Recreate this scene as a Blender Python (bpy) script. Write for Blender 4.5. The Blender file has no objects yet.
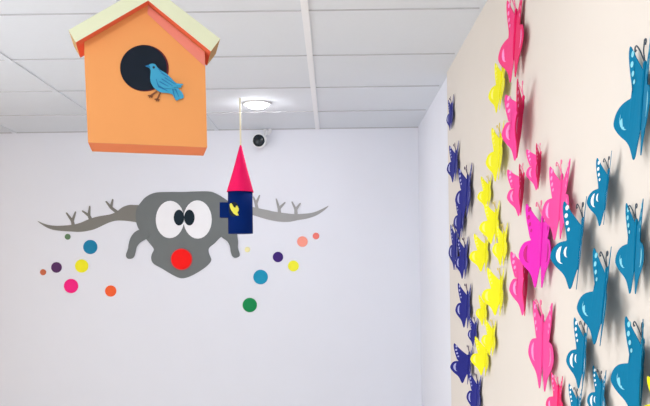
import bpy, bmesh, math, random
from mathutils import Vector, Matrix
random.seed(4)
S = bpy.context.scene
COL = S.collection
PI = math.pi

# ------------------------------------------------------------------ camera frame
F = 890.0                     # focal length in pixels of the 650-wide picture
CX, CY = 333.0, 276.0         # where the view axis meets the picture
ROLL = math.radians(0.8)
CAM = Vector((0, 0, 1.6))
CEIL = 2.48
D = 5.30                      # back wall
XP = 0.509                    # face of the cream wall panel
XF = 0.519                    # face of the white wall beyond it
YE = 3.885                    # far edge of the panel

def ray(px, py):
    u, v = px - CX, CY - py
    c, s = math.cos(ROLL), math.sin(ROLL)
    return Vector(((u*c + v*s)/F, 1.0, (-u*s + v*c)/F))
def hit(px, py, p0, n):
    r = ray(px, py)
    return CAM + r * ((Vector(p0) - CAM).dot(n) / r.dot(n))
def on_back(px, py, off=0.0):
    return hit(px, py, (0, D - off, 0), Vector((0, 1, 0)))
def on_right(px, py):
    return hit(px, py, (XP, 0, 0), Vector((1, 0, 0)))

# ------------------------------------------------------------------ materials
def lin(c):
    c = c/255.0
    return c/12.92 if c <= 0.04045 else ((c+0.055)/1.055)**2.4
def rgb(r, g, b):
    return (lin(r), lin(g), lin(b), 1)
def mat(name, col, rough=0.6, noise=0.04, scale=30.0, bump=0.0, spec=0.3, sub=0.0, trans=0.0):
    m = bpy.data.materials.new(name); m.use_nodes = True
    nt = m.node_tree; b = nt.nodes['Principled BSDF']
    tc = nt.nodes.new('ShaderNodeTexCoord')
    nz = nt.nodes.new('ShaderNodeTexNoise'); nz.inputs['Scale'].default_value = scale
    nz.inputs['Detail'].default_value = 4
    nt.links.new(tc.outputs['Object'], nz.inputs['Vector'])
    mx = nt.nodes.new('ShaderNodeMix'); mx.data_type = 'RGBA'
    k0, k1 = 1 - noise, 1 + noise
    mx.inputs['A'].default_value = (col[0]*k0, col[1]*k0, col[2]*k0, 1)
    mx.inputs['B'].default_value = (min(1, col[0]*k1), min(1, col[1]*k1), min(1, col[2]*k1), 1)
    nt.links.new(nz.outputs['Fac'], mx.inputs['Factor'])
    nt.links.new(mx.outputs['Result'], b.inputs['Base Color'])
    b.inputs['Roughness'].default_value = rough
    b.inputs['Specular IOR Level'].default_value = spec
    if bump:
        bp = nt.nodes.new('ShaderNodeBump'); bp.inputs['Strength'].default_value = bump
        bp.inputs['Distance'].default_value = 0.002
        nt.links.new(nz.outputs['Fac'], bp.inputs['Height'])
        nt.links.new(bp.outputs['Normal'], b.inputs['Normal'])
    if trans:
        out = nt.nodes['Material Output']
        tr = nt.nodes.new('ShaderNodeBsdfTranslucent')
        nt.links.new(mx.outputs['Result'], tr.inputs['Color'])
        ms = nt.nodes.new('ShaderNodeMixShader'); ms.inputs['Fac'].default_value = trans
        nt.links.new(b.outputs['BSDF'], ms.inputs[1]); nt.links.new(tr.outputs['BSDF'], ms.inputs[2])
        nt.links.new(ms.outputs['Shader'], out.inputs['Surface'])
    return m
def emis(name, col, st):
    m = bpy.data.materials.new(name); m.use_nodes = True
    nt = m.node_tree; nt.nodes.clear()
    o = nt.nodes.new('ShaderNodeOutputMaterial'); e = nt.nodes.new('ShaderNodeEmission')
    e.inputs['Color'].default_value = col; e.inputs['Strength'].default_value = st
    nt.links.new(e.outputs['Emission'], o.inputs['Surface'])
    return m

M = dict(
    wall=mat('white_wall_paint', rgb(228, 230, 239), 0.75, 0.015, 6, 0.15),
    beige=mat('beige_wall_paint', rgb(232, 212, 188), 0.8, 0.02, 6, 0.15),
    cream=mat('cream_wall_paint', rgb(221, 213, 204), 0.75, 0.015, 6, 0.15),
    tile=mat('ceiling_tile', rgb(222, 226, 232), 0.85, 0.02, 90, 0.2),
    bar=mat('ceiling_bar', rgb(240, 240, 242), 0.5, 0.01),
    joint_shade=mat('ceiling_joint_shade', rgb(186, 186, 190), 0.7, 0.05),
    fillwarm=emis('warm_fill_glow', (1, 0.86, 0.70, 1), 200.0),  # warm glow of the added lamps, tints the left side
    floor=mat('floor_vinyl', rgb(232, 228, 222), 0.5, 0.05, 5),
    white=mat('white_plastic', rgb(236, 236, 238), 0.4, 0.01),
    black=mat('black_lens', rgb(22, 32, 40), 0.25, 0.1),
    lamp=emis('lamp_glow', (0.96, 0.98, 1, 1), 170.0),
    grey=mat('grey_paper', rgb(113, 118, 119), 0.8, 0.05, 14, 0.1),
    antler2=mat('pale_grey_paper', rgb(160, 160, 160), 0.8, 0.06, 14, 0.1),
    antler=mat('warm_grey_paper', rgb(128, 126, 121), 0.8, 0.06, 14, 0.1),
    eye=mat('white_paper', rgb(240, 240, 244), 0.8, 0.02),
    pupil=mat('black_paper', rgb(16, 34, 46), 0.8, 0.15),
    red=mat('red_paper', rgb(250, 12, 10), 0.75, 0.06),
    redrim=mat('pale_red_paper', rgb(222, 84, 86), 0.8, 0.05),
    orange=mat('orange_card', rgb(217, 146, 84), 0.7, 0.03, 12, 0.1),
    orange_shade=mat('orange_card_shade', rgb(222, 118, 62), 0.7, 0.03, 12, 0.1),  # darker orange: shade of underside and sides put into the colour
    roof=mat('pale_yellow_foam', rgb(206, 210, 180), 0.75, 0.03, 12, 0.1),
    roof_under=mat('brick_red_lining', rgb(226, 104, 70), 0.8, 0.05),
    roof_edge=mat('ochre_foam_edge', rgb(176, 140, 88), 0.8, 0.05),
    trim=mat('salmon_eave_shade', rgb(214, 128, 112), 0.8, 0.04),  # colour of the shade under the right eave
    hole=mat('midnight_card', rgb(6, 20, 34), 0.85, 0.2, 40),
    holerim=mat('maroon_card', rgb(96, 30, 36), 0.85, 0.1),
    bird=mat('sky_blue_paper', rgb(52, 146, 182), 0.7, 0.08, 60),
    birdline=mat('deep_blue_ink', rgb(30, 104, 156), 0.8, 0.1),
    birddark=mat('dark_ink', rgb(26, 40, 54), 0.8, 0.1),
    leg=mat('brown_ink', rgb(120, 74, 46), 0.8, 0.1),
    pinkfelt=mat('hot_pink_card', rgb(252, 6, 100), 0.7, 0.04, 30),
    navycard=mat('navy_card', rgb(0, 36, 106), 0.8, 0.12, 18, 0, 0.1),
    lime=mat('lime_yellow_paper', rgb(232, 226, 84), 0.7, 0.08, 60),
    cord=mat('cream_cord', rgb(242, 234, 204), 0.8, 0.05),
    b_navy=mat('navy_glitter_foam', rgb(36, 40, 128), 0.6, 0.25, 60, 0.1, 0.15, trans=0.0),
    b_yellow=mat('yellow_foam', rgb(248, 244, 20), 0.6, 0.03, 30, trans=0.2),
    b_pink=mat('pink_foam', rgb(252, 78, 166), 0.6, 0.04, 30, trans=0.2),
    b_magenta=mat('magenta_foam', rgb(242, 40, 196), 0.6, 0.06, 30, trans=0.2),
    b_rose=mat('rose_foam', rgb(250, 70, 140), 0.6, 0.05, 30, trans=0.2),
    b_crim=mat('crimson_foam', rgb(236, 22, 104), 0.6, 0.05, 30, trans=0.1),
    b_teal=mat('teal_foam', rgb(4, 118, 158), 0.7, 0.05, 25, 0.05, 0.1, trans=0.06),
    s_white=mat('white_wing_marks', rgb(236, 244, 246), 0.6, 0.02),
    s_navy=mat('lilac_wing_marks', rgb(170, 172, 214), 0.6, 0.02),
    s_teal=mat('pale_teal_wing_marks', rgb(130, 205, 222), 0.6, 0.02),
    s_mag=mat('dark_magenta_wing_marks', rgb(196, 16, 120), 0.6, 0.02),
    s_yel=mat('pale_yellow_wing_marks', rgb(252, 248, 120), 0.6, 0.02),
    s_pink=mat('pale_pink_wing_marks', rgb(252, 150, 208), 0.6, 0.02),
    w_dark=mat('dark_wire', rgb(56, 72, 86), 0.5, 0.05),
    w_pink=mat('pink_wire', rgb(236, 120, 160), 0.6, 0.05),
    w_navy=mat('plum_wire', rgb(70, 48, 84), 0.6, 0.05),
    w_yellow=mat('ochre_wire', rgb(222, 200, 80), 0.6, 0.05),
)
def paper(name, c): return mat(name, rgb(*c), 0.75, 0.04, 30)

# ------------------------------------------------------------------ helpers
def link(name, bm, mats, parent=None, origin=None, smooth=False):
    """link a bmesh given in world space; origin = where the object's own origin goes"""
    me = bpy.data.meshes.new(name)
    if origin is None: origin = Vector((0, 0, 0))
    bmesh.ops.translate(bm, verts=bm.verts, vec=-Vector(origin))
    bmesh.ops.recalc_face_normals(bm, faces=bm.faces)
    if smooth:
        for f in bm.faces: f.smooth = True
    bm.to_mesh(me); bm.free()
    for m in (mats if isinstance(mats, (list, tuple)) else [mats]): me.materials.append(m)
    o = bpy.data.objects.new(name, me); COL.objects.link(o)
    if parent is None: o.location = origin
    else: o.parent = parent
    return o
def tag(o, label, cat, group=None, kind=None):
    o['label'] = label; o['category'] = cat
    if group: o['group'] = group
    if kind: o['kind'] = kind
    return o
def empty(name, loc):
    o = bpy.data.objects.new(name, None); COL.objects.link(o); o.location = loc
    o.empty_display_size = 0.05
    return o
def struct(name, bm, m):
    o = link(name, bm, m); o['kind'] = 'structure'; return o
def box(bm, lo, hi, mi=0):
    r = bmesh.ops.create_cube(bm, size=1)
    vs = r['verts']
    for v in vs:
        v.co = Vector([(lo[i]+hi[i])/2 + v.co[i]*(hi[i]-lo[i]) for i in range(3)])
    for f in {f for v in vs for f in v.link_faces}: f.material_index = mi
    return vs
def slab(bm, pts, vec, mi=0):
    """flat outline pts (3D) given thickness vec"""
    vec = Vector(vec)
    a = [bm.verts.new(p) for p in pts]; b = [bm.verts.new(Vector(p)+vec) for p in pts]
    n = len(pts); fs = [bm.faces.new(a), bm.faces.new(b[::-1])]
    for i in range(n): fs.append(bm.faces.new((a[i], b[i], b[(i+1) % n], a[(i+1) % n])))
    for f in fs: f.material_index = mi
    return fs
def crom(pts, n=5, closed=True):
    out = []; N = len(pts)
    rng = range(N) if closed else range(N-1)
    for i in rng:
        g = lambda k: pts[k % N] if closed else pts[min(max(k, 0), N-1)]
        p0, p1, p2, p3 = [Vector(g(i+k)) for k in (-1, 0, 1, 2)]
        for j in range(n):
            t = j/n
            out.append(0.5*((2*p1)+(p2-p0)*t+(2*p0-5*p1+4*p2-p3)*t*t+(3*p1-p0-3*p2+p3)*t**3))
    if not closed: out.append(Vector(pts[-1]))
    return out
def tube(bm, path, rad, seg=8, mi=0):
    path = [Vector(p) for p in path]; rings = []
    for i, p in enumerate(path):
        t = (path[min(i+1, len(path)-1)] - path[max(i-1, 0)]).normalized()
        a = t.orthogonal().normalized() if i == 0 else (rings_a - t*rings_a.dot(t)).normalized()
        rings_a = a; b = t.cross(a)
        r = rad[i] if isinstance(rad, (list, tuple)) else rad
        rings.append([bm.verts.new(p + (a*math.cos(2*PI*k/seg)+b*math.sin(2*PI*k/seg))*r) for k in range(seg)])
    fs = []
    for q, w in zip(rings, rings[1:]):
        for k in range(seg): fs.append(bm.faces.new((q[k], q[(k+1) % seg], w[(k+1) % seg], w[k])))
    fs.append(bm.faces.new(rings[0][::-1])); fs.append(bm.faces.new(rings[-1]))
    for f in fs: f.material_index = mi
def lathe(bm, prof, c, axis=Vector((0, 0, 1)), seg=40, mi=0):
    """prof: list of (r, h) along axis from c"""
    axis = Vector(axis).normalized(); a = axis.orthogonal().normalized(); b = axis.cross(a); rings = []
    for r, h in prof:
        rings.append([bm.verts.new(Vector(c)+axis*h+(a*math.cos(2*PI*k/seg)+b*math.sin(2*PI*k/seg))*max(r, 1e-5)) for k in range(seg)])
    fs = []
    for q, w in zip(rings, rings[1:]):
        for k in range(seg): fs.append(bm.faces.new((q[k], q[(k+1) % seg], w[(k+1) % seg], w[k])))
    fs.append(bm.faces.new(rings[0][::-1])); fs.append(bm.faces.new(rings[-1]))
    for f in fs: f.material_index = mi
def ell(cx, cy, rx, ry, rot=0, n=28):
    c, s = math.cos(rot), math.sin(rot)
    return [(cx+rx*math.cos(t)*c-ry*math.sin(t)*s, cy+rx*math.cos(t)*s+ry*math.sin(t)*c)
            for t in [2*PI*k/n for k in range(n)]]

# ------------------------------------------------------------------ the room
XL, YR = -2.6, -2.2           # left wall, open rear
bm = bmesh.new(); box(bm, (XL-0.1, D, 0), (XF+0.12, D+0.12, CEIL+0.1)); struct('wall_back', bm, M['wall'])
bm = bmesh.new(); box(bm, (XF, YE-0.3, 0), (XF+0.12, D, CEIL+0.1)); struct('wall_right', bm, M['wall'])
bm = bmesh.new(); box(bm, (XP, YR, 0), (XF, YE, CEIL+0.1)); box(bm, (XF, YR, 0), (XF+0.12, YE-0.3, CEIL+0.1)); struct('wall_right_panel', bm, M['cream'])
WY0, WY1, WZ0, WZ1 = 0.4, 3.4, 0.3, 2.2      # unseen window opening in the left wall, added to let in fill light
bm = bmesh.new()
box(bm, (XL-0.12, YR, 0), (XL, WY0, CEIL+0.1)); box(bm, (XL-0.12, WY1, 0), (XL, D, CEIL+0.1))
box(bm, (XL-0.12, WY0, 0), (XL, WY1, WZ0)); box(bm, (XL-0.12, WY0, WZ1), (XL, WY1, CEIL+0.1))
struct('wall_left', bm, M['beige'])
bm = bmesh.new()
for lo, hi in (((WY0, WZ0), (WY1, WZ0+0.05)), ((WY0, WZ1-0.05), (WY1, WZ1)), ((WY0, WZ0+0.05), (WY0+0.05, WZ1-0.05)),
               ((WY1-0.05, WZ0+0.05), (WY1, WZ1-0.05)), (((WY0+WY1)/2-0.025, WZ0+0.05), ((WY0+WY1)/2+0.025, WZ1-0.05))):
    box(bm, (XL-0.09, lo[0], lo[1]), (XL-0.03, hi[0], hi[1]))
struct('added_window_1', bm, M['white'])  # frame of the added window, out of view
bm = bmesh.new(); box(bm, (XL-0.12, YR, -0.1), (XF+0.12, D+0.12, 0)); struct('floor', bm, M['floor'])
bm = bmesh.new(); box(bm, (XL, YR, CEIL), (XF if False else XP, D, CEIL+0.04)); box(bm, (XP, YE, CEIL), (XF, D, CEIL+0.04))
struct('ceiling', bm, M['tile'])
# ceiling grid: runners along the room, cross bars between
bm = bmesh.new()
RX = [-0.08 - 0.6*k for k in range(0, 5)]
for x in RX: box(bm, (x-0.012, YR, CEIL-0.005), (x+0.012, D, CEIL), 0 if x > -0.1 else 1)
struct('trim_1', bm, [M['bar'], M['tile']])
bm = bmesh.new()
y = 4.75
ys = []
while y > YR:
    ys.append(y); y -= 0.6
for y in ys:
    xs = [XP if y < YE else XF] + RX + [XL]
    for a, b in zip(xs, xs[1:]):
        box(bm, (b+0.013, y-0.009, CEIL-0.004), (a-0.013, y+0.009, CEIL), 0)
        box(bm, (b+0.013, y-0.0115, CEIL-0.0045), (a-0.013, y-0.009, CEIL), 1)  # thin shade line of the bar, put in as a grey strip
struct('trim_2', bm, [M['tile'], M['joint_shade']])
bm = bmesh.new()
box(bm, (XL, D-0.012, CEIL-0.004), (XF, D, CEIL), 0)
struct('trim_3', bm, M['joint_shade'])
bm = bmesh.new(); box(bm, (XL, D-0.012, 0), (XF, D, 0.09)); struct('baseboard_back', bm, M['white'])

# ------------------------------------------------------------------ downlights
def downlight(x, y, label):
    t = empty('downlight', (x, y, CEIL))
    tag(t, label, 'ceiling light', 'round recessed ceiling downlights')
    bm = bmesh.new(); lathe(bm, [(0.054, 0), (0.075, 0), (0.075, -0.004), (0.066, -0.009), (0.054, -0.007), (0.054, 0)], (x, y, CEIL)); link('bezel', bm, M['white'], t, (x, y, CEIL), True)
    bm = bmesh.new(); lathe(bm, [(0.0535, -0.001), (0.0535, -0.006), (0.048, -0.016), (0.036, -0.024), (0.018, -0.029), (0.0, -0.030)], (x, y, CEIL)); link('diffuser', bm, M['fillwarm' if x < -1.5 else 'lamp'], t, (x, y, CEIL))
    return t
c = ray(257, 103); p = CAM + c*((CEIL-1.6)/c.z)
downlight(p.x, p.y, 'round glowing downlight in the ceiling just above the small dome camera')
for x, y in ((-0.43, 1.5), (-1.95, 3.9), (-1.28, 0.6), (-1.88, -0.8), (-1.28, -1.2)):  # unseen lamps: first inferred from its ceiling glow, the rest added as fill
    downlight(x, y, 'unseen round recessed downlight in the ceiling outside the picture')

# ------------------------------------------------------------------ cartoon animal head on the back wall
def bk(pts, off=0.0): return [on_back(x, y, off) for x, y in pts]
NB = Vector((0, -1, 0))
def sheet(bm, pts, off, th, mi=0, n=4, smooth=True):
    q = [tuple(p) for p in (crom(pts, n) if smooth else [Vector(p) for p in pts])]
    return slab(bm, bk(q, off), NB*th, mi)
O = on_back(182, 232)
head = empty('animal_head_decal', O)
tag(head, 'grey paper cartoon animal head with big eyes, red nose and branch antlers on back wall', 'wall decal')
bm = bmesh.new()
sheet(bm, [(140.5, 203), (146, 197), (155, 192.8), (168, 192), (182, 192), (196, 191.5), (209, 191.5), (216, 193.5), (223, 197.5), (229, 202),
           (233, 208), (236, 216), (236, 225), (232, 232), (226.5, 236), (221, 237), (215, 243), (209.2, 248), (209, 253), (211.3, 260),
           (207.5, 265.5), (200, 271), (192, 275.5), (185, 278), (179, 277.8), (171, 274), (162, 268.5), (154, 264), (151.3, 259), (152, 254), (154, 249.5),
           (151.5, 245.5), (147, 240), (142, 233.5), (138.8, 229), (136.5, 223), (135.8, 215), (137, 208)], 0.0, 0.004, n=4)
link('face', bm, M['grey'], head, O)
for pts in ([(145.5, 239.3), (141, 242), (137, 246.5), (135.6, 252), (134, 257), (131, 258.8), (127.5, 258.4), (126, 255.2), (128, 249), (129, 243), (131, 237), (135, 232), (140.5, 229.6), (147, 231), (149, 236)],
            [(221.5, 236.8), (227, 241), (229.8, 246), (230.8, 252), (232.5, 256.4), (235.5, 257.9), (239, 256.6), (239.8, 254), (238, 248), (238.1, 242), (237.5, 237), (236, 231), (229, 228.5), (222, 231)]):
    bm = bmesh.new(); sheet(bm, pts, 0.0042, 0.003); link('ear', bm, M['grey'], head, O)
ant_l = [(37.5, 221), (43, 223.3), (49, 225), (56, 225.8), (64, 225.6), (72, 224.8), (80, 223), (88, 219.6), (96, 217), (104, 215.5), (111, 214.2), (117, 211.5), (122, 207.6), (128, 205.2), (134, 205), (141, 207), (141, 223),
         (135, 222), (126, 220.8), (117, 220.6), (110, 222.2), (103, 225.3), (95, 229), (87, 231), (79, 231.9), (71, 231.5), (60, 230.8), (52, 229.5), (45, 226.5)]
ant_r = [(328.6, 205.8), (322, 209), (315, 212), (308, 213.4), (300, 214), (292, 214), (284, 213), (275, 211.8), (267, 210), (259, 208.4), (251, 206.6), (244, 204.6), (236, 203.4), (229, 205), (228, 219), (236, 217.5),
         (245, 214), (253, 215.2), (262, 218), (271, 220.3), (281, 221.8), (290, 221.7), (299, 219.9), (307, 218.6), (316, 215.6), (324, 210.5)]
def twig(bm, root, fork, l, r, w=1.5):
    def arm(a, b, w0, w1, th):
        a, b = Vector(a), Vector(b); d = (b-a).normalized(); n = Vector((-d.y, d.x))
        sheet(bm, [a+n*w0, b+n*w1, b+d*w1, b-n*w1, a-n*w0, a-d*w0*.4], 0.0001, th, smooth=False)
    arm(root, fork, w*1.15, w*.95, 0.0036); arm(fork, l, w*.95, w*.45, 0.0042); arm(fork, r, w*.95, w*.45, 0.0048)
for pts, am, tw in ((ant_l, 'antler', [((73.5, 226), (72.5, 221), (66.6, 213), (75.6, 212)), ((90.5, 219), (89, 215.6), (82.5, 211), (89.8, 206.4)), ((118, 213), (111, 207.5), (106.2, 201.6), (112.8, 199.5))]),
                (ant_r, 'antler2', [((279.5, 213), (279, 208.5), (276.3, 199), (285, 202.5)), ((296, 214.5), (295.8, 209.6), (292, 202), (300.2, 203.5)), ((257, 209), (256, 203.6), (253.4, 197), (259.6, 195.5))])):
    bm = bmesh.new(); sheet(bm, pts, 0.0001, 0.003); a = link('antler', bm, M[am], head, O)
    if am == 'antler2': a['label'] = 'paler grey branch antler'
    for t in tw:
        bm = bmesh.new(); twig(bm, *t); link('twig', bm, M[am], a, None).matrix_parent_inverse.identity()
        bpy.context.view_layer.update()
for o in list(head.children):
    for ch in o.children:
        for v in ch.data.vertices: v.co -= O
for cx, cy, rx, ry, rot in ((170, 219.5, 14.2, 18.7, 0.03), (197.6, 219.5, 14.2, 19.2, -0.02)):
    bm = bmesh.new(); sheet(bm, ell(cx, cy, rx, ry, rot), 0.004, 0.002, smooth=False); e = link('eye', bm, M['eye'], head, O)
    px = 179 if cx < 180 else 189.4
    bm = bmesh.new(); sheet(bm, ell(px, 217.6, 5.2, 7.9), 0.006, 0.002, smooth=False); pu = link('pupil', bm, M['pupil'], e, O)
bm = bmesh.new(); sheet(bm, ell(181.6, 259.3, 10.9, 10.9), 0.004, 0.001, 1, smooth=False); sheet(bm, ell(181.6, 259.3, 9.9, 9.9), 0.005, 0.012, 0, smooth=False)
link('nose', bm, [M['red'], M['redrim']], head, O)

# ------------------------------------------------------------------ coloured dots
DOTS = [
    (67.8, 236.8, 2.9, (96, 128, 96), 'tiny grey-green paper dot just under the left antler'),
    (90.4, 247, 7.1, (22, 128, 170), 'large blue paper dot below the left antler, left of the head'),
    (43.2, 272.2, 3.0, (196, 104, 70), 'tiny rust-orange paper dot, outermost on the left side of the wall'),
    (56.6, 267.4, 5.3, (84, 46, 96), 'dark plum paper dot between the rust dot and the yellow dot'),
    (81.8, 266, 6.6, (244, 236, 40), 'yellow paper dot directly below the large blue dot on the left'),
    (71.2, 286, 7.1, (246, 34, 132), 'hot pink paper dot, lowest but one on the left of the head'),
    (110.8, 291, 5.6, (246, 100, 52), 'orange-red paper dot, lowest and nearest the head on its left'),
    (247.4, 249.6, 2.7, (242, 236, 176), 'tiny pale yellow paper dot beside the right ear of the head'),
    (278, 257, 5.2, (62, 34, 116), 'dark violet paper dot to the right of the head'),
    (293.4, 266, 5.4, (244, 240, 60), 'yellow paper dot on the right, below the salmon dot'),
    (302.4, 241.6, 5.3, (250, 158, 140), 'salmon pink paper dot under the right antler'),
    (316, 236, 3.3, (240, 128, 116), 'small coral paper dot, outermost on the right under the antler tip'),
    (260.6, 277, 7.3, (24, 148, 186), 'large teal blue paper dot on the right, above the green dot'),
    (249.8, 305, 7.2, (14, 138, 78), 'large green paper dot, lowest of all on the back wall'),
]
for i, (x, y, r, cc, lab) in enumerate(DOTS):
    p = on_back(x, y, -0.0004); R = r*D/F; bm = bmesh.new()
    lathe(bm, [(R, 0), (R, 0.004), (R*0.93, 0.0055)], p, NB, 32)
    tag(link('paper_dot', bm, paper('dot_paper_%d' % i, cc), None, p), lab, 'paper dot', 'coloured paper dots around the head')

# ------------------------------------------------------------------ small dome camera on the back wall
p = on_back(262, 141); q = on_back(268, 129)
cam_t = empty('security_camera', p); tag(cam_t, 'small white security camera with black lens high on the back wall', 'camera')
bm = bmesh.new(); b0 = on_back(267.5, 130.5)
lathe(bm, [(0.026, 0), (0.026, 0.010), (0.02, 0.014)], b0, NB, 28); link('mount', bm, M['white'], cam_t, p, True)
f0 = on_back(259.6, 140.6, 0.075)
bm = bmesh.new(); tube(bm, [b0+NB*0.012, b0+NB*0.03+Vector((-.006, 0, -.012)), f0 - NB*0.035+Vector((.012, 0, .01))], 0.010, 10); link('arm', bm, M['white'], cam_t, p, True)
ax = (Vector((-0.22, -1, -0.12))).normalized()
bm = bmesh.new(); lathe(bm, [(0.010, -0.045), (0.03, -0.04), (0.04, -0.02), (0.043, 0.0), (0.041, 0.012), (0.036, 0.016)], f0, ax, 32); hs = link('housing', bm, M['white'], cam_t, p, True)
bm = bmesh.new(); lathe(bm, [(0.0355, 0.0145), (0.0355, 0.02), (0.027, 0.025), (0.008, 0.028)], f0, ax, 32); link('lens', bm, M['black'], cam_t, p, True)

# ------------------------------------------------------------------ hanging felt tower
dt = 4.37
n0 = Vector((0, 1, 0)); P0 = Vector((0, dt, 0))
W = lambda x, y, off=0.0: hit(x, y, (0, dt-off, 0), n0)
base = W(240.4, 213)
tower = empty('hanging_tower', base)
tag(tower, 'small navy toy tower with pointed pink roof hanging on a cord', 'hanging tower')
u1 = dt/F
R = 12.3*u1
cbot = W(240.6, 233.6); ctop = W(240.2, 191.5); ctip = W(240.6, 144.5)
bm = bmesh.new()
ax = (ctop-cbot); L = ax.length
lathe(bm, [(R*0.9, 0.0005), (R, 0), (R, L), (R*0.9, L+0.001)], cbot, ax, 48)
link('tower_body', bm, M['navycard'], tower, base, True)
bm = bmesh.new(); ax2 = ctip-ctop; L2 = ax2.length
lathe(bm, [(13.4*u1*0.9, 0.004), (13.5*u1, -0.003), (13.2*u1, 0.002), (6.6*u1, L2*0.5), (0.8*u1, L2*0.985), (0.002, L2)], ctop, ax2, 48)
link('cone_roof', bm, M['pinkfelt'], tower, base, True)
# side box on the left of the body
s0 = [W(220.4, 202.8), W(229.5, 202.8), W(229.5, 217.6), W(220.4, 217.6)]
bm = bmesh.new(); slab(bm, [q+Vector((0, 0.03, 0)) for q in s0], (0, -0.06, 0)); link('side_box', bm, M['navycard'], tower, base)
# round dark opening and yellow bird on the front of the drum
def on_drum(x, y, off):
    r = ray(x, y); a = Vector((r.x, r.y)); c0 = Vector((cbot.x, cbot.y)); o = Vector((CAM.x, CAM.y))-c0
    A = a.dot(a); B = 2*a.dot(o); C = o.dot(o)-(R+off)**2; disc = B*B-4*A*C
    t = (-B-math.sqrt(max(disc, 0)))/(2*A); return CAM + r*t
def drum_patch(bm, pts, off, th, mi=0):
    f = bm.faces.new([bm.verts.new((x, y, 0)) for x, y in pts])
    x0, x1 = min(p[0] for p in pts), max(p[0] for p in pts); n = int((x1-x0)/0.7)+1
    for k in range(1, n):
        bmesh.ops.bisect_plane(bm, geom=bm.verts[:]+bm.edges[:]+bm.faces[:], plane_co=(x0+(x1-x0)*k/n, 0, 0), plane_no=(1, 0, 0))
    src = bm.verts[:]
    e = bmesh.ops.extrude_face_region(bm, geom=bm.faces[:], use_keep_orig=True)
    for v in [g for g in e['geom'] if isinstance(g, bmesh.types.BMVert)]: v.co = on_drum(v.co.x, v.co.y, off+th)
    for v in src: v.co = on_drum(v.co.x, v.co.y, off)
bm = bmesh.new(); drum_patch(bm, ell(233.8, 209.3, 5.1, 7.4), 0.0006, 0.0012); link('round_opening', bm, M['birddark'], tower, base)
bm = bmesh.new()
drum_patch(bm, [(229.6, 204.3), (230.4, 203.3), (231.6, 203.3), (232.6, 205), (234, 207.4), (235.6, 207.6), (236, 205.6), (237.4, 205.8), (238.8, 208.6), (238.6, 211), (237.4, 212.2), (238.8, 215.3), (236.6, 215.6), (233.6, 213.6), (231.4, 210.4), (230, 207.4)], 0.0018, 0.003)
link('yellow_bird', bm, M['lime'], tower, base)
top = Vector((ctip.x, ctip.y, CEIL))
bm = bmesh.new(); tube(bm, [ctip-Vector((0, 0, 0.004)), top], 0.0042, 8); link('cord', bm, M['cord'], tower, base, True)

# ------------------------------------------------------------------ orange birdhouse
dh = 2.2
hc = CAM + ray(147, 100)*dh
nh = Vector((hc.x-CAM.x, hc.y-CAM.y, 0)).normalized()       # points away from the viewer
def Hh(x, y, off=0.0): return hit(x, y, hc + nh*off, nh)      # off>0: further back
house = empty('birdhouse', Hh(147, 146, 0.1))
tag(house, 'big orange card birdhouse with pale yellow gable roof hanging from the ceiling', 'birdhouse')
O = house.location.copy()
depth = 0.16
OV = 0.036    # the roof stands forward of the front by this much
fw = [(88, 142.3), (207.2, 147.2), (205.2, 67), (204.9, 51), (148, 5), (84.2, 40), (84.4, 60)]
front = [Hh(x, y) for x, y in fw]
bm = bmesh.new()
slab(bm, front, nh*0.006, 0); link('front_panel', bm, M['orange'], house, O)
e = nh*depth
bm = bmesh.new(); slab(bm, [p+e for p in front], -nh*0.006); link('back_panel', bm, M['orange'], house, O)
rt = Vector((nh.y, -nh.x, 0))
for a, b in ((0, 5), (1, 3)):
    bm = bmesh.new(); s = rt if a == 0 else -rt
    slab(bm, [front[a]+nh*0.0062, front[b]+nh*0.0062, front[b]+e-nh*0.0062, front[a]+e-nh*0.0062], s*0.006); link('side_panel', bm, M['orange_shade'], house, O)
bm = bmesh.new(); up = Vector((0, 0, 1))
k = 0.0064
slab(bm, [front[0]+nh*k+rt*k, front[1]+nh*k-rt*k, front[1]+e-nh*k-rt*k, front[0]+e-nh*k+rt*k], up*0.006); link('bottom_panel', bm, M['orange_shade'], house, O)
# roof: two thick slabs
OF = -OV
lt = [(75.6, 42.5), (68.5, 30), (149, -16), (148.2, 0.5)]
rtp = [(148.2, 0.5), (149, -16), (220.2, 38.8), (210.8, 51.4)]
for pts in (lt, rtp):
    q = [Hh(x, y, OF) for x, y in pts]; d = nh*(depth+OV-0.045)
    bm = bmesh.new(); fs = slab(bm, q, d)
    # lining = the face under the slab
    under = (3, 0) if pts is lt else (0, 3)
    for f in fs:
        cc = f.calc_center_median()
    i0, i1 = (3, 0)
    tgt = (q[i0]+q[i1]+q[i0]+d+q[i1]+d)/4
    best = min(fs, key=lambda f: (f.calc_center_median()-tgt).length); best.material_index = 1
    ends = max(fs, key=lambda f: abs((f.calc_center_median()-hc).dot(rt))); ends.material_index = 2
    link('roof_panel', bm, [M['roof'], M['roof_under'], M['roof_edge']], house, O)
bm = bmesh.new(); slab(bm, [Hh(x, y, -0.0002) for x, y in ((147.5, 14), (196.5, 59), (205, 66.5), (204.6, 52), (148, 5.5))], -nh*0.0015)  # eave shade put in as a coloured strip on the front
link('gable_shade', bm, M['trim'], house, O)['label'] = 'salmon red strip of painted shade under the right roof edge'
# string up to the ceiling
apex = Hh(149, -15, depth/2)
bm = bmesh.new(); tube(bm, [apex-Vector((0, 0, .01)), Vector((apex.x, apex.y, CEIL))], 0.0025, 8); link('string', bm, M['cord'], house, O)
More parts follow.
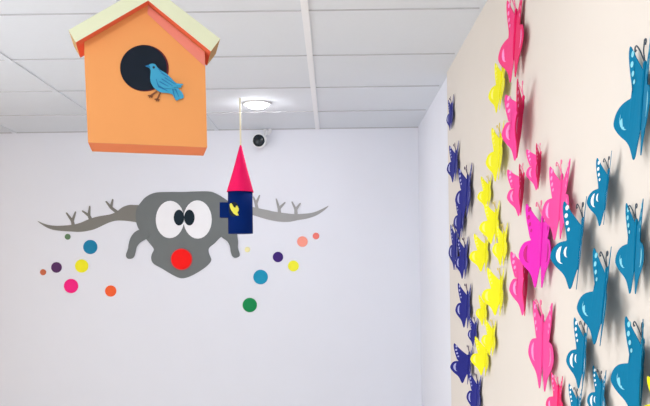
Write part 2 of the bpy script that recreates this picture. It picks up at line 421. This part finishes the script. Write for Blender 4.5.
# entrance hole disc and bird
def Hs(bm, pts, off, th, mi=0, n=0):
    q = [tuple(p) for p in (crom(pts, n) if n else [Vector(p) for p in pts])]
    slab(bm, [Hh(x, y, -off) for x, y in q], -nh*th, mi)
bm = bmesh.new(); Hs(bm, ell(144.4, 68.2, 24.4, 23.2, 0.15, 48), 0.0001, 0.0012, 1); Hs(bm, ell(143.6, 68.0, 23.4, 22.6, 0.15, 48), 0.0013, 0.001, 0)
link('entrance_hole', bm, [M['hole'], M['holerim']], house, O)
bx = lambda pts: [(110+x/5.078, 30+y/5.078) for x, y in pts]
bm = bmesh.new()
Hs(bm, bx([(180, 184), (195, 180), (204, 174), (218, 172), (232, 178), (243, 194), (262, 208), (285, 222), (305, 240), (325, 262), (345, 276), (362, 284), (358, 294), (346, 294), (352, 304), (366, 318),
           (374, 344), (352, 352), (337, 359), (326, 344), (316, 328), (298, 322), (280, 320), (262, 318), (240, 308), (222, 292), (208, 268), (204, 244), (206, 222), (206, 205), (200, 194)]), 0.0026, 0.003, 0, 3)
bird = link('bird', bm, M['bird'], house, O)
bm = bmesh.new()
Hs(bm, bx([(238, 244), (250, 232), (270, 230), (292, 240), (312, 258), (334, 270), (372, 276), (356, 284), (336, 284), (345, 294), (322, 290), (326, 300), (300, 296), (276, 296), (252, 282), (240, 264)]), 0.0057, 0.002, 0, 3)
for a, b in (((252, 262), (296, 286)), ((262, 248), (318, 284)), ((278, 242), (332, 276))):
    a, b = Vector(a), Vector(b); nn = Vector((-(b-a).y, (b-a).x)).normalized()*2.4
    Hs(bm, bx([a+nn, b+nn*.5, b-nn*.5, a-nn]), 0.0078, 0.0006, 1)
wing = link('wing', bm, [M['bird'], M['birdline']], bird, O)
bm = bmesh.new()
for a, b, w in (((246, 196), (262, 216), 2.5), ((236, 250), (246, 286), 3.5), ((246, 286), (290, 308), 3.5), ((318, 300), (330, 346), 2.5), ((332, 300), (350, 340), 2.5), ((262, 218), (296, 240), 3)):
    a, b = Vector(a), Vector(b); nn = Vector((-(b-a).y, (b-a).x)).normalized()*w
    Hs(bm, bx([a+nn, b+nn*.5, b-nn*.5, a-nn]), 0.0057, 0.0008, 0)
link('feather_marks', bm, M['birdline'], bird, O)
bm = bmesh.new(); Hs(bm, bx(ell(222, 190, 6, 6)), 0.0057, 0.001, 0); link('eye', bm, M['birddark'], bird, O)
bm = bmesh.new(); Hs(bm, bx([(178, 183), (194, 178), (203, 184), (204, 192), (194, 189)]), 0.0057, 0.0012, 0); link('beak', bm, M['birdline'], bird, O)
for a, b in (((238, 312), (206, 334)), ((256, 318), (240, 352))):
    a, b = Vector(a), Vector(b); nn = Vector((-(b-a).y, (b-a).x)).normalized()*4
    bm = bmesh.new(); Hs(bm, bx([a+nn, b+nn, b-nn, a-nn]), 0.0026, 0.002); 
    for dx, dy in ((-14, 0), (-6, 10), (8, 10), (12, 2)):
        c1 = b+Vector((dx, dy)); m2 = Vector((-(c1-b).y, (c1-b).x)).normalized()*4
        Hs(bm, bx([b+m2, c1+m2*.6, c1-m2*.6, b-m2]), 0.0026, 0.0021)
    link('leg', bm, M['leg'], bird, O)

# ------------------------------------------------------------------ butterflies
OUT = [(0.012, 0.70), (0.06, 0.728), (0.13, 0.775), (0.21, 0.833), (0.29, 0.90), (0.355, 0.965), (0.395, 1.0), (0.408, 0.955), (0.395, 0.87), (0.365, 0.77), (0.33, 0.68), (0.30, 0.60), (0.285, 0.55),
       (0.33, 0.54), (0.40, 0.52), (0.46, 0.475), (0.495, 0.41), (0.50, 0.345), (0.455, 0.285), (0.385, 0.23), (0.30, 0.18), (0.235, 0.125), (0.185, 0.055), (0.14, 0.0), (0.10, 0.03), (0.07, 0.12), (0.03, 0.22), (0.012, 0.30)]
def spot(kind):
    sp = [ell(0.335, 0.925, 0.026, 0.030, 0.15, 12), ell(0.335, 0.835, 0.026, 0.028, 0.2, 12), ell(0.305, 0.75, 0.024, 0.026, 0.25, 12), ell(0.27, 0.675, 0.02, 0.022, 0.3, 12)]
    cres = []
    for t in range(9):
        a = -PI*0.55 + t/8*PI*0.95; cres.append((0.315+0.105*math.cos(a), 0.385+0.105*math.sin(a)))
    for t in range(8, -1, -1):
        a = -PI*0.55 + t/8*PI*0.95; k = 0.105 - 0.034*math.sin(PI*t/8); cres.append((0.315+k*math.cos(a), 0.385+k*math.sin(a)))
    sp.append(cres)
    if kind == 2: sp.append([(0.24+(x-0.315)*0.6, 0.42+(z-0.385)*0.6) for x, z in cres])
    return sp
def wing_mesh(name, sgn, mats, curl, fore=0.85, sk=1, hind=1.0, drop=0.0, th=0.007):
    bm = bmesh.new()
    pts = [Vector((p.x, p.y)) for p in crom([Vector(p) for p in OUT], 3)]
    pts = [p for p in pts]
    f = bm.faces.new([bm.verts.new((p.x, 0, p.y)) for p in pts])
    for k in range(1, 9):
        bmesh.ops.bisect_plane(bm, geom=bm.verts[:]+bm.edges[:]+bm.faces[:], plane_co=(0.055*k, 0, 0), plane_no=(1, 0, 0))
    bmesh.ops.triangulate(bm, faces=bm.faces[:])
    r = bmesh.ops.solidify(bm, geom=bm.faces[:], thickness=th)
    ym = sum(v.co.y for v in bm.verts)/len(bm.verts)
    for v in bm.verts: v.co.y -= ym
    h = th*0.5
    for f in bm.faces: f.material_index = 0
    for poly in spot(sk):
        for s in (1, -1):
            g = bm.faces.new([bm.verts.new((x, s*(h+0.002), z)) for x, z in poly]); g.material_index = 1
            bmesh.ops.triangulate(bm, faces=[g])
    for v in bm.verts:
        x = v.co.x
        v.co.y += curl*x*x*2.0
        g = min(1.0, max(0.0, (v.co.z-0.50)/0.12)); g = g*g*(3-2*g); v.co.z -= drop*g*x/0.4; x *= hind + (fore-hind)*g
        v.co.x = sgn*x; v.co.z -= 0.5
    if sgn < 0: bmesh.ops.reverse_faces(bm, faces=bm.faces[:])
    me = bpy.data.meshes.new(name); bm.to_mesh(me); bm.free()
    for m in mats: me.materials.append(m)
    return me
def body_mesh(m):
    bm = bmesh.new()
    zs = [0.22, 0.26, 0.36, 0.48, 0.56, 0.60, 0.66, 0.71, 0.74, 0.77, 0.80, 0.815]
    rs = [0.004, 0.010, 0.015, 0.017, 0.014, 0.018, 0.021, 0.017, 0.014, 0.019, 0.015, 0.004]
    tube(bm, [(0, 0.02, z-0.5) for z in zs], rs, 10)
    bmesh.ops.recalc_face_normals(bm, faces=bm.faces)
    for f in bm.faces: f.smooth = True
    me = bpy.data.meshes.new('body'); bm.to_mesh(me); bm.free(); me.materials.append(m); return me
def ant_mesh(s, m):
    bm = bmesh.new()
    P = [(0.006*s, 0.025, 0.30), (0.03*s, 0.05, 0.38), (0.06*s, 0.06, 0.42), (0.095*s, 0.07, 0.455), (0.125*s, 0.07, 0.455), (0.135*s, 0.07, 0.43), (0.12*s, 0.07, 0.415), (0.108*s, 0.07, 0.425)]
    pp = crom(P, 4, False); tube(bm, pp, [0.0065]*(len(pp)-6)+[0.009]*6, 6)
    bmesh.ops.recalc_face_normals(bm, faces=bm.faces)
    me = bpy.data.meshes.new('antenna'); bm.to_mesh(me); bm.free(); me.materials.append(m); return me
KIND = {}; KCURL = {}
def kind(key, far, near, mark, wire, curl=0.2, fore=0.85, sk=1, hind=1.0, drop=0.0):
    KCURL[key] = curl
    KIND[key] = (wing_mesh('wing', 1, [M[far], M[mark]], curl, fore, sk, hind, drop), wing_mesh('wing', -1, [M[near], M[mark]], 0.0, fore, sk, hind, drop), body_mesh(M[near]), ant_mesh(1, M[wire]), ant_mesh(-1, M[wire]))
kind('navy', 'b_navy', 'b_navy', 's_navy', 'w_navy', 0.12, 1.1, 1, 0.95, 0.03)
kind('yellow', 'b_yellow', 'b_yellow', 's_yel', 'w_yellow', 0.2, 1.0, 1, 1.0, 0.04)
kind('pink', 'b_pink', 'b_crim', 's_pink', 'w_pink', 0.2, 1.25, 1, 0.8, 0.10)
kind('rose', 'b_rose', 'b_crim', 's_pink', 'w_pink', 0.2, 0.8)
kind('magenta', 'b_magenta', 'b_magenta', 's_mag', 'w_pink', 0.2, 1.0, 1, 0.9, 0.04)
kind('plain', 'b_pink', 'b_pink', 's_pink', 'w_pink', 0.15, 1.0, 1, 1.0, 0.06)
kind('teal', 'b_teal', 'b_teal', 's_white', 'w_dark', 0.2, 0.96, 2)
kind('plainteal', 'b_teal', 'b_teal', 's_teal', 'w_dark', 0.2, 0.72)

def solve(fn, target, lo, hi):
    best = min((abs(fn(lo+(hi-lo)*k/160)-target), lo+(hi-lo)*k/160) for k in range(161)); return best[1]
GRP = {'navy': 'navy butterflies on the cream wall', 'yellow': 'yellow butterflies on the cream wall', 'teal': 'teal butterflies on the cream wall', 'plainteal': 'teal butterflies on the cream wall'}
def butterfly(key, x, top, bot, lw, rw, pitch, label):
    ph = math.radians(pitch)
    H = (bot-top)*on_right(x, (top+bot)/2).y/F
    off = 0.008*H + 0.0015 + 0.42*H*math.sin(abs(ph))
    mid = hit(x, (top+bot)/2, (XP-off, 0, 0), Vector((1, 0, 0))); d = mid.y; u = XP*F/d
    H = (bot-top)*d/F
    cu = 0.5*KCURL[key]       # the wing tip curls outward by this much
    fl = lambda a: H*((0.5*math.sin(a)+cu*math.cos(a))*F/d + (0.5*math.cos(a)-cu*math.sin(a))*u/d)
    fr = lambda a: 0.5*H*(math.cos(a)*u/d - math.sin(a)*F/d)
    aL = solve(fl, lw, -0.10, 1.35); aR = solve(fr, rw, 0.02, 1.2)
    w0, w1, bd, a0, a1 = KIND[key]
    t = empty('butterfly', mid)
    t.rotation_euler = (ph, 0, PI/2); t.scale = (H, H, H)
    for nm, me, rz in (('wing', w0, aL), ('wing', w1, -aR), ('body', bd, 0), ('antenna', a0, 0), ('antenna', a1, 0)):
        o = bpy.data.objects.new(nm, me); COL.objects.link(o); o.parent = t
        o.rotation_euler = (0, 0, rz)
        if nm == 'wing': o.location = (0, 0.012, 0)
    tag(t, label, 'butterfly', GRP.get(key, 'pink butterflies on the cream wall'))
BF = [
 # navy column at the far edge of the panel
 ('navy', 451.8, 96, 130, 5.0, 2, 3, 'topmost navy butterfly, seen nearly edge-on, at the far wall edge'),
 ('navy', 456, 142, 182, 8.8, 3, 4, 'second navy butterfly from the top, at the far wall edge'),
 ('navy', 468, 164, 218, 12.5, 4, 4, 'third navy butterfly from the top, largest of the upper ones'),
 ('navy', 462.5, 194, 238, 8.8, 2, 3, 'navy butterfly tucked just below the large third one in the navy column'),
 ('navy', 456.5, 222, 270, 7.5, 2, 2, 'slim folded navy butterfly, outermost towards the white wall at mid height'),
 ('navy', 465.5, 236, 279, 10.0, 4, 3, 'navy butterfly right beside the slim folded one at mid height'),
 ('navy', 468, 282, 328, 12.5, 3, 3, 'navy butterfly below the middle of its column, above the one pointing left'),
 ('navy', 475.5, 316, 347, 7.5, 2, 3, 'small narrow navy butterfly touching the lower yellow butterflies'),
 ('navy', 469, 344, 384, 18.8, 4, 6, 'navy butterfly with wide pointed wing reaching left, low in its column'),
 ('navy', 478, 372, 416, 11.2, 4, 3, 'lowest navy butterfly, cut by the bottom of the picture'),
 # yellow
 ('yellow', 502, 56, 112, 12.5, 4, 7, 'topmost yellow butterfly, left of the top pink ones'),
 ('yellow', 500.5, 122, 181, 13.8, 3, 5, 'long yellow butterfly, second from the top in the yellow column'),
 ('yellow', 489, 174, 209, 11.2, 3, 4, 'small yellow butterfly just right of the large upper navy one'),
 ('yellow', 496, 200, 244, 16.2, 6, 4, 'yellow butterfly at mid height, above the two side by side'),
 ('yellow', 486, 232, 272, 16.2, 4, 4, 'yellow butterfly at mid height next to the navy column'),
 ('yellow', 504, 222, 266, 11.2, 4, 4, 'yellow butterfly at mid height nearest the pink column'),
 ('yellow', 501, 266, 316, 18.8, 3, 4, 'broad yellow butterfly below the middle, beside the narrow pink one'),
 ('yellow', 485, 294, 326, 8.8, 3, 4, 'small yellow butterfly lower left of the broad one'),
 ('yellow', 493, 318, 356, 11.2, 4, 4, 'yellow butterfly, lowest but one of the yellow column'),
 ('yellow', 486, 336, 376, 15.0, 3, 4, 'lowest yellow butterfly, beside the bottom navy ones'),
 # pink
 ('rose', 516.5, -8, 80, 17.5, 9, 4, 'topmost pink butterfly with both wings spread, under the ceiling'),
 ('pink', 523, 80, 160, 23.0, -7, 6, 'pink butterfly with crimson near wing, second from the top'),
 ('pink', 541, 142, 190, 16.8, -5, 4, 'small pink butterfly, third from the top, above the tall one'),
 ('pink', 524, 162, 216, 19.2, -5, 4, 'pink butterfly with a pointed wing, leftmost of the pink ones at mid height'),
 ('plain', 562, 158, 240, 19.0, 8, 5, 'tall pink butterfly right beside the leftmost teal butterfly'),
 ('magenta', 543, 198, 288, 25.0, 10, 4, 'magenta butterfly with dark marks at mid height'),
 ('pink', 528, 244, 316, 20.5, -5, 3, 'narrow pink butterfly with dark fold below the magenta one'),
 ('plain', 544, 296, 390, 15, 11, 2, 'large pink butterfly low down, spread wide at its lower wings'),
 ('rose', 559, 374, 428, 12.5, 5, 3, 'lowest pink butterfly, cut by the bottom of the picture'),
 # teal
 ('plainteal', 645, 38, 158, 31, 7, 5, 'largest teal butterfly, top right of the wall'),
 ('teal', 608, 155, 226, 20, 1, 7, 'teal butterfly with white dots and crescent, second highest of the teal ones'),
 ('plainteal', 637, 201, 294, 19, 8, 4, 'teal butterfly with diamond-like wing at the right edge, mid height'),
 ('teal', 582, 200, 290, 31, 1, 7, 'teal butterfly with bold white curls, leftmost of the teal ones'),
 ('plainteal', 606, 248, 346, 28, 2, 7, 'teal butterfly with round lower wing, in the middle of the teal ones'),
 ('teal', 585, 319, 390, 18, 2, 5, 'small teal butterfly low down beside the large pink one'),
 ('plainteal', 644, 318, 424, 33, -3, 3, 'big teal butterfly at bottom right under the yellow tip'),
 ('teal', 602, 368, 426, 14, 4, 4, 'teal butterfly cut by the bottom edge, right of the other cut one'),
 ('teal', 578, 386, 438, 14, 4, 4, 'teal butterfly cut by the bottom edge, next to the lowest pink one'),
 ('yellow', 673, 376, 442, 33, 3, 2, 'yellow butterfly at the lower right, only its pointed wing tip showing'),
]
for b in BF: butterfly(*b)

# ------------------------------------------------------------------ light
w = bpy.data.worlds.new('World'); S.world = w; w.use_nodes = True
bg = w.node_tree.nodes['Background']; bg.inputs['Color'].default_value = (0.93, 0.96, 1.0, 1); bg.inputs['Strength'].default_value = 3.0
l = bpy.data.lights.new('window_fill', 'AREA'); l.shape = 'RECTANGLE'; l.size = 1.9; l.size_y = 3.0; l.energy = 45; l.color = (0.96, 0.98, 1)  # unseen fill lamp outside the added window
lo = bpy.data.objects.new('window_fill', l); COL.objects.link(lo)
lo.location = (XL-0.3, (WY0+WY1)/2, (WZ0+WZ1)/2); lo.rotation_euler = (0, -PI/2, 0)

# ------------------------------------------------------------------ camera
cam = bpy.data.cameras.new('camera'); co = bpy.data.objects.new('camera', cam); COL.objects.link(co)
cam.sensor_fit = 'HORIZONTAL'; cam.sensor_width = 36; cam.lens = F/650*36
cam.shift_x = (325-CX)/650; cam.shift_y = (CY-203)/650
cam.clip_start = 0.05
co.matrix_world = Matrix.Translation(CAM) @ Matrix.Rotation(PI/2, 4, 'X') @ Matrix.Rotation(-ROLL, 4, 'Z')
S.camera = co
S.view_settings.view_transform = 'Standard'; S.view_settings.look = 'None'
S.view_settings.gamma = 1; S.view_settings.use_curve_mapping = False
S.view_settings.exposure = -0.45
